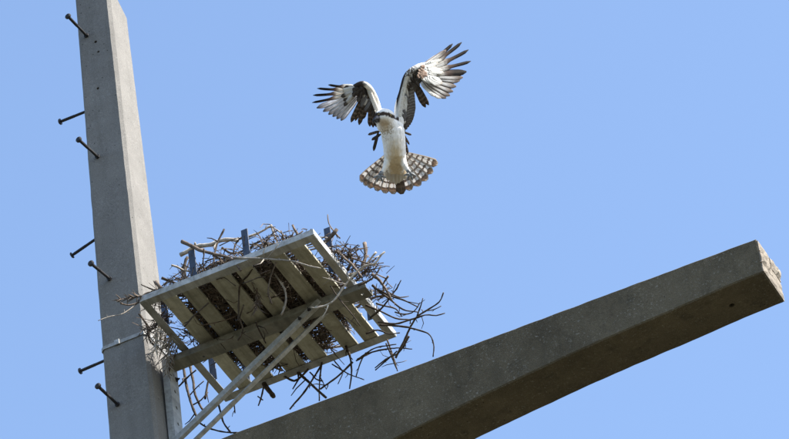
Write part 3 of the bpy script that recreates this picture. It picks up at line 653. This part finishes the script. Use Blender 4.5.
# body, head, wing arms and thighs: one continuous skin
bm = bmesh.new()
def loft(bm, secs, n=16):
    """secs: (centre, rx, rz) rings stacked along y of the bird grid"""
    rings = []
    for i, (c, rx, rz) in enumerate(secs):
        rings.append([bm.verts.new(c+V((math.cos(2*PI*k/n)*rx*PX, 0, math.sin(2*PI*k/n)*rz*PX))) for k in range(n)])
    for A, Bq in zip(rings, rings[1:]):
        for k in range(n): bm.faces.new((A[k], Bq[k], Bq[(k+1) % n], A[(k+1) % n]))
    bm.faces.new(rings[0]); bm.faces.new(rings[-1][::-1])
loft(bm, [(B(390, 117, 0), 3, 3), (B(391, 119, 0), 8.5, 7), (B(391.5, 124, 0), 11.2, 10), (B(392.5, 130, 1), 12.2, 11.5), (B(393.5, 138, 1.5), 11.9, 12), (B(394.5, 147, 1), 11.3, 11.5), (B(395, 156, 0), 11.1, 10.5), (B(395, 163, -2), 10.6, 8.6), (B(395.5, 169, -5), 9.4, 6), (B(396, 174, -8), 7.4, 3.6), (B(396.5, 179, -10.5), 4, 1.6)])
def ball(c, r, q=None):
    mt = Matrix.Translation(c) @ (q.to_4x4() if q else Matrix.Identity(4)) @ Matrix.Diagonal((*[a*PX for a in r], 1))
    bmesh.ops.create_uvsphere(bm, u_segments=20, v_segments=14, radius=1, matrix=mt)
ball(B(384.5, 118, 7), (10.6, 9.6, 10.5))             # head
ball(B(387.5, 125, 4), (11, 9.5, 9.5))                # neck
ball(B(378.6, 118.8, 13), (4.2, 3.9, 4.6))          # face towards the beak
ball(B(398.5, 122, -2), (5.5, 9, 6)); ball(B(383, 124, -4), (5, 7, 6))
def limb(pts, rad): tube(bm, smoothline([B(*p) for p in pts], .012), [0]*0 or [r*PX for r in interp(rad, smoothcount(pts))], 12)
def smoothcount(pts): return len(smoothline([B(*p) for p in pts], .012))
def interp(r, n):
    out = []
    for i in range(n):
        t = i/(n-1)*(len(r)-1); k = min(int(t), len(r)-2); out.append(r[k]+(r[k+1]-r[k])*(t-k))
    return out
LW = [(383, 124, -4), (379, 112, -6), (375, 98, -4), (369.5, 88, 0), (363, 83.5, 1), (357, 85, -2), (350, 88.5, -7)]
RW = [(399, 124, -3), (398.6, 108, -4), (402.5, 91, -1), (406, 77, 2), (412, 70, 1), (420, 65.5, -5), (430, 62.5, -13)]
limb(LW, [5, 4.0, 3.3, 3.0, 3.0, 2.6, 1.6])
limb(RW, [5.2, 4.4, 3.8, 3.2, 3.0, 2.6, 1.6])
limb([(389, 158, 1), (386, 166, 5), (382.5, 172.5, 8)], [4.6, 3.4, 1.8])   # feathered thighs
limb([(401, 158, 1), (404.5, 165, 5), (408, 171, 8)], [4.6, 3.4, 1.8])
bmesh.ops.recalc_face_normals(bm, faces=bm.faces[:])
body = obj('body', bm, M['plumage'], bird)
md = body.modifiers.new('skin', 'REMESH'); md.mode = 'VOXEL'; md.voxel_size = .0042
m2 = body.modifiers.new('soft', 'SMOOTH'); m2.factor = .5; m2.iterations = 3
bpy.context.view_layer.update()
new = bpy.data.meshes.new_from_object(body.evaluated_get(bpy.context.evaluated_depsgraph_get()))
body.modifiers.clear(); body.data = new
if not new.materials: new.materials.append(M['plumage'])
nrm = [v.normal.copy() for v in new.vertices]
for v, n_ in zip(new.vertices, nrm):
    p = v.co/PX
    v.co += n_*(.0016*noise.noise(V((p.x*.42, p.y*.16, p.z*.42)))+.0009*noise.noise(V((p.x*1.1, p.y*.35, p.z*1.1))))*(1 if p.y < 15 else .5)
ca = new.color_attributes.new('plumage', 'FLOAT_COLOR', 'POINT')
def sm(a, b, x): t = min(1, max(0, (x-a)/(b-a))); return t*t*(3-2*t)
def lerp(a, b, t): return tuple(p+(q-p)*t for p, q in zip(a, b))
for i, v in enumerate(new.vertices):
    x, y, z = v.co.x/PX+395, 140-v.co.y/PX, v.co.z/PX
    n1 = noise.noise(V((x*.35, y*.35, z*.35))); n2 = noise.noise(V((x*.9, y*.6, z*.9)))
    c = (.84, .81, .76)
    # buff wash down the belly
    t = (1-sm(3, 10, abs(x-395-(y-150)*.02)+n1*4))*sm(134, 156, y+n1*6); c = lerp(c, (.60, .47, .28), t*.85)
    t = (1-sm(3, 11, math.hypot(x-387, (y-131)*.8)))*sm(-.25, .35, n2)*sm(3, 7, z); c = lerp(c, (.30, .22, .12), t*.85)      # necklace
    t = (1-sm(2, 7, math.hypot(x-384, (y-124)*.8))); c = lerp(c, (.60, .50, .38), t*.85)
    if z < -3 and 118 < y < 158 and abs(x-394) < 14: c = lerp(c, (.07, .05, .04), sm(3, 6, -z))            # brown back
    # dark mask across the eyes
    if y < 131 and x < 399:
        band_y = 113.9+abs(x-384)*.13+max(0, x-388)*.30
        t = (1-sm(1.4, 2.5, abs(y-band_y)+n2*1.0))*sm(6, 9, z+abs(x-384)*.4); c = lerp(c, (.05, .035, .028), t)
        t = (1-sm(3.4, 5.2, math.hypot(x-376.2, y-119.5)+n1))*sm(8, 11, z); c = lerp(c, (.05, .037, .03), t*.9)
        t = (1-sm(2.2, 3.6, math.hypot(x-374.5, y-117)))*1; c = lerp(c, (.045, .033, .028), t)
    # wing arms
    if y < 116 and x > 396.5:                                       # dark leading edge on the far arm
        k = 394.6+(109-y)*.262
        t = 1-sm(1.2, 2.6, x-k); c = lerp((.66, .66, .64), (.025, .022, .022), t*sm(-6, -2, 110-y-4))
        if y < 77: c = lerp(c, (.06, .047, .04), sm(.0, .4, n2+.35)*(1-sm(412, 420, x)))
    if y < 103 and x < 384:
        c = lerp(c, (.72, .66, .56), .6)
        if x < 368: c = lerp(c, (.05, .04, .035), 1-sm(362, 368, x+n1*3))
    ca.data[i].color = (*c, 1)
for f in new.polygons: f.use_smooth = True

def feather_mesh(root, tip, width, nrm, bend=0.0, camber=.18, shape='blade', thick=.35, droop=0.0):
    """closed thin vane with a UV map; root, tip in bird units"""
    r, t = B(*root), B(*tip); ax = t-r; L = ax.length; ax /= L
    n = V(nrm); n = (n-ax*n.dot(ax)).normalized(); s = ax.cross(n)
    W2 = width*PX/2; NV, NU = 12, 6
    bm = bmesh.new(); uvl = bm.loops.layers.uv.new('UVMap'); rows = []; uvs = {}
    for j in range(NV+1):
        v = j/NV
        if shape == 'finger': wv = (.45+.55*sm(0, .22, v))*(1-.52*sm(.42, .62, v))*math.sqrt(max(0, 1-sm(.86, 1.0, v)**1.6*.97))
        elif shape == 'fan': wv = (.22+.78*sm(0, .95, v))*math.sqrt(max(.0, 1-sm(.9, 1.0, v)**2*.9))
        else: wv = (.5+.5*sm(0, .3, v))*math.sqrt(max(0, 1-sm(.78, 1.0, v)**1.8*.96))
        c = r+ax*(L*v)+s*(bend*L*(v*v))+n*(-droop*L*v*v)
        top, bot = [], []
        for i in range(NU+1):
            a = i/NU*2-1; w_ = W2*wv
            lead = .75 if a < 0 else 1.0
            p = c+s*(a*w_*lead)-n*(camber*w_*a*a)
            e = thick*.001*(1.6-abs(a))*(1.1-v*.5)
            vt = bm.verts.new(p+n*e); uvs[vt] = ((a+1)/2, v); top.append(vt)
            vb = bm.verts.new(p-n*e); uvs[vb] = ((a+1)/2, v); bot.append(vb)
        rows.append((top, bot))
    def F(vs):
        f = bm.faces.new(vs); f.smooth = True
        for l in f.loops: l[uvl].uv = uvs[l.vert]
    for (T0, B0), (T1, B1) in zip(rows, rows[1:]):
        for i in range(NU):
            F((T0[i], T0[i+1], T1[i+1], T1[i])); F((B0[i], B1[i], B1[i+1], B0[i+1]))
        F((T0[0], T1[0], B1[0], B0[0])); F((T0[-1], B0[-1], B1[-1], T1[-1]))
    T, Bq = rows[0]; F(T[::-1]+Bq) if False else [F((T[i+1], T[i], Bq[i], Bq[i+1])) for i in range(NU)]
    T, Bq = rows[-1]; [F((T[i], T[i+1], Bq[i+1], Bq[i])) for i in range(NU)]
    return bm
def feather(name, root, tip, width, nrm, m, parent, **kw):
    return obj(name, feather_mesh(root, tip, width, nrm, **kw), M[m], parent)

def lining(pts_edge, pts_trail, m, name):
    """the wing's fleshy web: a thin cambered patch between arm and feather roots"""
    bm = bmesh.new(); n = len(pts_edge); R_ = []
    uvl = bm.loops.layers.uv.new('UVMap'); uvs = {}
    for k in range(5):
        f = k/4; row = []
        for i in range(n):
            a, b_ = B(*pts_edge[i]), B(*pts_trail[i]); p = a.lerp(b_, f)+V((0, 0, -.004*math.sin(PI*f)))
            q = bm.verts.new(p); uvs[q] = (i/(n-1), f); row.append(q)
        R_.append(row)
    for A, Bq in zip(R_, R_[1:]):
        for i in range(n-1):
            f = bm.faces.new((A[i], A[i+1], Bq[i+1], Bq[i])); f.smooth = True
            for l in f.loops: l[uvl].uv = uvs[l.vert]
    o = obj(name, bm, M[m], bird)
    sd2 = o.modifiers.new('thickness', 'SOLIDIFY'); sd2.thickness = .005; sd2.offset = 0
    return o
# ---- wing on the left of the picture
lw = lining([(381, 118, -4), (376.5, 103, -5), (371, 91, -2), (363, 85, -1), (356, 87, -4)],
            [(377.5, 121, -6), (371, 108, -6), (365, 101, -4), (358, 97, -4), (353, 92, -6)], 'cov_dark', 'wing')
NL = (-.35, -.1, 1)
def lz(x): return -.55*(358-x)*.8
prim_l = [((356, 86.5), (329.0, 89.0), 5.2, 'prim_dark', .16, 'finger'), ((355.5, 88), (318.4, 93.4), 5.4, 'prim_dark', .14, 'finger'), ((355, 89.5), (314.8, 100.3), 5.6, 'prim_dark', .13, 'finger'),
          ((354.5, 91), (314.4, 107.2), 5.2, 'prim_dark', .12, 'finger'), ((355, 92), (318.6, 110.6), 5.6, 'prim_grey', .08, 'blade'), ((355.5, 93), (324.6, 113), 6, 'prim_grey', .06, 'blade'),
          ((356, 94), (329.6, 115.2), 6.2, 'prim_grey', .04, 'blade'), ((356.8, 95), (333.6, 117), 6.4, 'prim_grey', .03, 'blade'), ((357.5, 96), (337, 118.6), 6.4, 'prim_grey', 0, 'blade'), ((358.5, 97), (340.5, 119.8), 5.6, 'prim_grey', -.03, 'blade')]
for i, (a, b_, wd, m, bd, sh) in enumerate(prim_l):
    feather('primary_feather', (*a, -2-.45*i), (*b_, lz(b_[0])-.45*i), wd*1.15, NL, m, lw, bend=bd, shape=sh, droop=-.04)
for i, (a, b_, wd) in enumerate([((361, 97), (345.5, 118.5), 4.6), ((362.5, 97.5), (351.4, 122.4), 5.2), ((365, 99), (355.5, 121), 4.2), ((366.5, 99), (359.4, 125.0), 5.4), ((368.5, 100), (363.5, 119), 4.8), ((371, 101), (370.2, 126.6), 5.4), ((373, 103), (373.5, 127.5), 5.0), ((375, 106), (376.5, 127), 5.0)]):
    if i == 0: continue
    feather('secondary_feather', (*a, -4.5), (*b_, -9-.5*i), wd, (-.15, -.2, 1), 'second', lw, bend=.02, droop=.05)
rc = random.Random(3)
for i in range(15):                                # pale coverts over the primary roots
    t = i/14; a = (357-rc.random()*5, 87.5+t*9, -1.2); L = rc.uniform(9, 14); an = math.radians(184+t*40+rc.gauss(0, 5))
    feather('covert_feather', a, (a[0]+math.cos(an)*L, a[1]-math.sin(an)*L, -4.0-t), 4.6, NL, rc.choice(['cov_white', 'cov_white', 'cov_spot']), lw, thick=.3)
for i in range(20):                                # blackish carpal patch
    a = (rc.uniform(355.5, 364.5), rc.uniform(84.5, 93), 1.2+rc.random()); L = rc.uniform(5, 8); an = math.radians(rc.uniform(205, 285))
    feather('covert_feather', a, (a[0]+math.cos(an)*L, a[1]-math.sin(an)*L, .2), 4.4, NL, 'cov_dark', lw, thick=.3)
for i in range(16):                                # speckled coverts along the forearm
    t = i/15; a = (361+t*13+rc.gauss(0, 1), 91+t*13+rc.gauss(0, 1.2), -.5); L = rc.uniform(7, 11); an = math.radians(232+t*22+rc.gauss(0, 6))
    feather('covert_feather', a, (a[0]+math.cos(an)*L, a[1]-math.sin(an)*L, -4), 4.2, NL, rc.choice(['cov_dark', 'cov_spot', 'barred']), lw, thick=.3)
for i in range(11):                                # cream coverts along the leading edge
    t = i/10; a = (368+t*10, 86.5+t*22, 2.2); L = rc.uniform(8, 10); an = math.radians(292-t*10)
    feather('covert_feather', a, (a[0]+math.cos(an)*L-1, a[1]-math.sin(an)*L, .4), 4.6, NL, 'cov_white', lw, thick=.3)
# ---- wing on the right of the picture
rw = lining([(400, 120, -4), (399.5, 106, -4), (403, 90, -1), (408, 76, 1), (414, 69, 0), (424, 64.5, -8)],
            [(405, 128, -8), (410, 112, -9), (412.5, 98, -7), (416, 88, -5), (421, 82, -6), (428, 74, -12)], 'barred', 'wing')
NR = (.62, .34, .71)
def rz(x, y): return -(.62*(x-418)+.34*(72-y))/.71*.75
prim_r = [((421, 66.5), (446.8, 51.0), 4.6, 'prim_pale', -.05, 'blade'), ((422, 67), (454.6, 46.6), 6.4, 'prim_dark', -.09, 'finger'), ((422.5, 68), (464.2, 46.4), 6.6, 'prim_dark', -.10, 'finger'), ((423, 69.2), (470.6, 54.4), 6.6, 'prim_dark', -.10, 'finger'),
          ((423.5, 70.4), (471.8, 64.2), 6.4, 'prim_dark', -.07, 'finger'), ((423.8, 71.8), (466.6, 72.8), 6.6, 'prim_dark', -.04, 'blade'), ((424, 73), (462.8, 78), 6.4, 'prim_pale', -.03, 'blade'), ((424, 74), (459.6, 80.8), 6.4, 'prim_pale', -.02, 'blade'),
          ((424, 75.2), (456, 86), 6.6, 'prim_pale', 0, 'blade'), ((423.8, 76.4), (453, 90.6), 6.8, 'prim_pale', .02, 'blade'), ((423.2, 77.6), (450, 94.6), 7, 'prim_pale', .03, 'blade'), ((422.4, 78.6), (446.4, 97.2), 7, 'prim_pale', .04, 'blade'), ((421.4, 79.4), (441.5, 97.4), 6.6, 'cov_white', .05, 'blade'), ((420, 80), (436.5, 95.6), 6, 'cov_white', .05, 'blade')]
for i, (a, b_, wd, m, bd, sh) in enumerate(prim_r):
    feather('primary_feather', (*a, -3-.45*i), (*b_, rz(*b_)-.45*i), wd*1.3, NR, m, rw, bend=bd, shape=sh, droop=-.03)
for i in range(26):                                # white coverts over the primary roots
    t = rc.random(); a = (420+rc.random()*13, 66+t*12, 0); a = (a[0], a[1], rz(a[0], a[1])+1.6); L = rc.uniform(9, 15); an = math.radians(28-t*62+rc.gauss(0, 5))
    e = (a[0]+math.cos(an)*L, a[1]-math.sin(an)*L); feather('covert_feather', a, (*e, rz(*e)+.4), 5, NR, 'cov_white', rw, thick=.3)
for i in range(12):
    t = i/11; a = (413+t*17, 68.2-t*6.5); L = 12; an = math.radians(17)
    e = (a[0]+math.cos(an)*L, a[1]-math.sin(an)*L); feather('covert_feather', (*a, rz(*a)+1.2), (*e, rz(*e)+.3), 5.2, NR, 'cov_white', rw, thick=.3)
for i in range(14):                                # brown carpal patch
    a = (rc.uniform(417.5, 423), rc.uniform(65.5, 75), 2.2+rc.random()); L = rc.uniform(4, 6); an = math.radians(rc.uniform(-70, 0))
    e = (a[0]+math.cos(an)*L, a[1]-math.sin(an)*L); feather('covert_feather', (a[0], a[1], rz(a[0], a[1])+2.6), (*e, rz(*e)+1.8), 4, NR, 'cov_brown', rw, thick=.3)
for i in range(16):                                # dark speckled wrist
    a = (rc.uniform(408, 417), rc.uniform(67, 82), 3.0); L = rc.uniform(5, 8); an = math.radians(rc.uniform(-100, -40))
    feather('covert_feather', a, (a[0]+math.cos(an)*L, a[1]-math.sin(an)*L, .8), 3.8, (.2, .1, 1), rc.choice(['cov_dark', 'cov_dark', 'cov_spot']), rw, thick=.3)
for i, (a, b_, wd) in enumerate([((414, 84), (423.5, 104.5), 4.5), ((415.5, 85), (426.2, 107.2), 5.6), ((416.5, 83), (429.4, 104.8), 5.2)]):
    feather('secondary_feather', (*a, -4-i), (*b_, -14-i), wd, (.3, -.1, 1), 'second', rw, droop=.04, shape='blade')
for i in range(9):                                 # barred inner secondaries and tertials
    t = i/8; a = (411.5-t*9, 86+t*30, -2-.3*i); e = (415.3-t*9.5+2.4*math.sin(PI*t), 113+t*18.5, -9-.5*i)
    feather('secondary_feather', a, e, 6.4-t*1.5, (.25, 0, 1), 'barred', rw, droop=.05, bend=.04)
for i in range(16):                                # grey coverts down the arm
    t = i/15; a = (404.5+2.4*rc.random()-t*3, 80+t*34, .8); L = rc.uniform(9, 13); an = math.radians(-76-t*6+rc.gauss(0, 4))
    feather('covert_feather', a, (a[0]+math.cos(an)*L, a[1]-math.sin(an)*L, -2.5), 4.6, (.2, 0, 1), rc.choice(['barred', 'barred', 'cov_white']) if t > .35 else rc.choice(['cov_spot', 'barred']), rw, thick=.3)
for i in range(9):                                 # pale band behind the leading edge
    t = i/8; a = (404.6-t*4.5, 79+t*34, 3.2); feather('covert_feather', a, (a[0]-.6-.6*t, a[1]+11, 1.6), 4.4, (0, 0, 1), 'cov_white', rw, thick=.3)
# ---- scapulars seen past the flanks
for a, b_, wd in (((378.5, 132, -6), (373.6, 151, -12), 3.6), ((380, 131, -7), (367.8, 134.6, -12), 3.2), ((381, 134, -7), (371.5, 140, -12), 3.4), ((402.5, 132, -7), (409.6, 144.5, -12), 2.6), ((402, 131, -8), (411.8, 134.6, -12), 2.6), ((404, 137, -9), (408.2, 153.5, -13), 3.2)):
    feather('scapular_feather', a, b_, wd, (0, 0, 1), 'second' if wd < 3.3 else 'cov_dark', bird, droop=.03)
# ---- tail fan
tips = [(359.6, 180.6), (363.6, 184.6), (368.4, 187.4), (376, 190.6), (384.6, 193.2), (393.4, 194), (402.4, 194.0), (411.2, 190), (420.8, 185.2), (428.2, 179.2), (433.6, 171.4), (438.4, 162.4)]
for i, t in enumerate(tips):
    k = (i-5.5)/5.5; root = (395.5+k*5.5, 152-abs(k)*1.5, -11-abs(k)*2+(.5 if i % 2 else 0))
    dark = (i == 6)
    feather('tail_feather', root, (*t, -13-abs(k)*3-.55*abs(i-6)), 11.4 if 1 < i < 10 else 10.2, (0, -.05, 1), 'tail_dark' if dark else 'tail', bird, shape='fan', camber=.10, bend=.03*k, thick=.4)
for i in range(13):                                 # undertail coverts
    k = (i-6)/6; feather('covert_feather', (395.5+k*6.5, 162-abs(k)*2, 1.5-abs(k)*2), (396+k*9.5, 182+rc.random()*3-abs(k)*5, -9.2), 6.2, (0, -.1, 1), 'cov_buff', bird, thick=.35)
# ---- eyes, beak, feet
tree = BVHTree.FromPolygons([v.co for v in new.vertices], [tuple(p.vertices) for p in new.polygons])
for ex, ey in ((379.0, 115.0), (390.4, 115.6)):
    hit = tree.ray_cast(B(ex, ey, 60), V((0, 0, -1)))
    c = hit[0]-V((0, 0, .003))
    bm = bmesh.new(); bmesh.ops.create_uvsphere(bm, u_segments=14, v_segments=10, radius=.0066, matrix=Matrix.Translation(c)); e = obj('eye', bm, M['iris'], body, True)
    bm = bmesh.new(); bmesh.ops.create_uvsphere(bm, u_segments=12, v_segments=8, radius=.0052, matrix=Matrix.Translation(c+V((0, 0, .0026)))); obj('pupil', bm, M['pupil'], body, True)
bm = bmesh.new()
tube(bm, smoothline([B(377.8, 118.2, 16), B(375.4, 119.2, 19.5), B(373.8, 121.2, 21.5), B(373.6, 124.0, 21.2)], .003), interp([2.5*PX, 2.2*PX, 1.4*PX, .2*PX], len(smoothline([B(377.8, 118.2, 16), B(375.4, 119.2, 19.5), B(373.8, 121.2, 21.5), B(373.6, 124.0, 21.2)], .003))), 12)
tube(bm, [B(377.8, 120.6, 15.5), B(376, 121.7, 18.6), B(375.2, 122.6, 19.8)], [1.8*PX, 1.3*PX, .4*PX], 10)
obj('beak', bm, M['beak'], body, True)
for fx, fy, s in ((380, 175.4, 1), (410, 173.4, -1)):
    bm = bmesh.new(); an = B(fx+s*2.0, fy-3.2, 8.5); kn = B(fx, fy, 10)
    tube(bm, [an, an.lerp(kn, .5), kn], [2.3*PX, 2.0*PX, 2.2*PX], 10, rough=.15)
    cl = []
    for ta, tl in ((200, 5.6), (245, 6.4), (292, 6.4), (340, 5.4)):
        d = V((math.cos(math.radians(ta)), math.sin(math.radians(ta)), 0))*PX
        p1 = kn+d*tl*.5+V((0, 0, 2.2*PX)); p2 = kn+d*tl*.85+V((0, 0, .6*PX)); p3 = kn+d*tl+V((0, 0, -1.8*PX))
        L_ = smoothline([kn, p1, p2, p3], .005); tube(bm, L_, interp([1.35*PX, 1.25*PX, 1.05*PX, .8*PX], len(L_)), 8, rough=.2)
        q = p3; c1 = q+d*.7+V((0, 0, -1.8*PX)); c2 = q-d*.6+V((0, 0, -3.6*PX)); cl.append(smoothline([q, c1, c2], .004))
    ft = obj('foot', bm, M['toe'], bird, True)
    for L_ in cl:
        bm = bmesh.new(); tube(bm, L_, interp([.75*PX, .55*PX, .12*PX], len(L_)), 7); obj('claw', bm, M['beak'], ft, True)
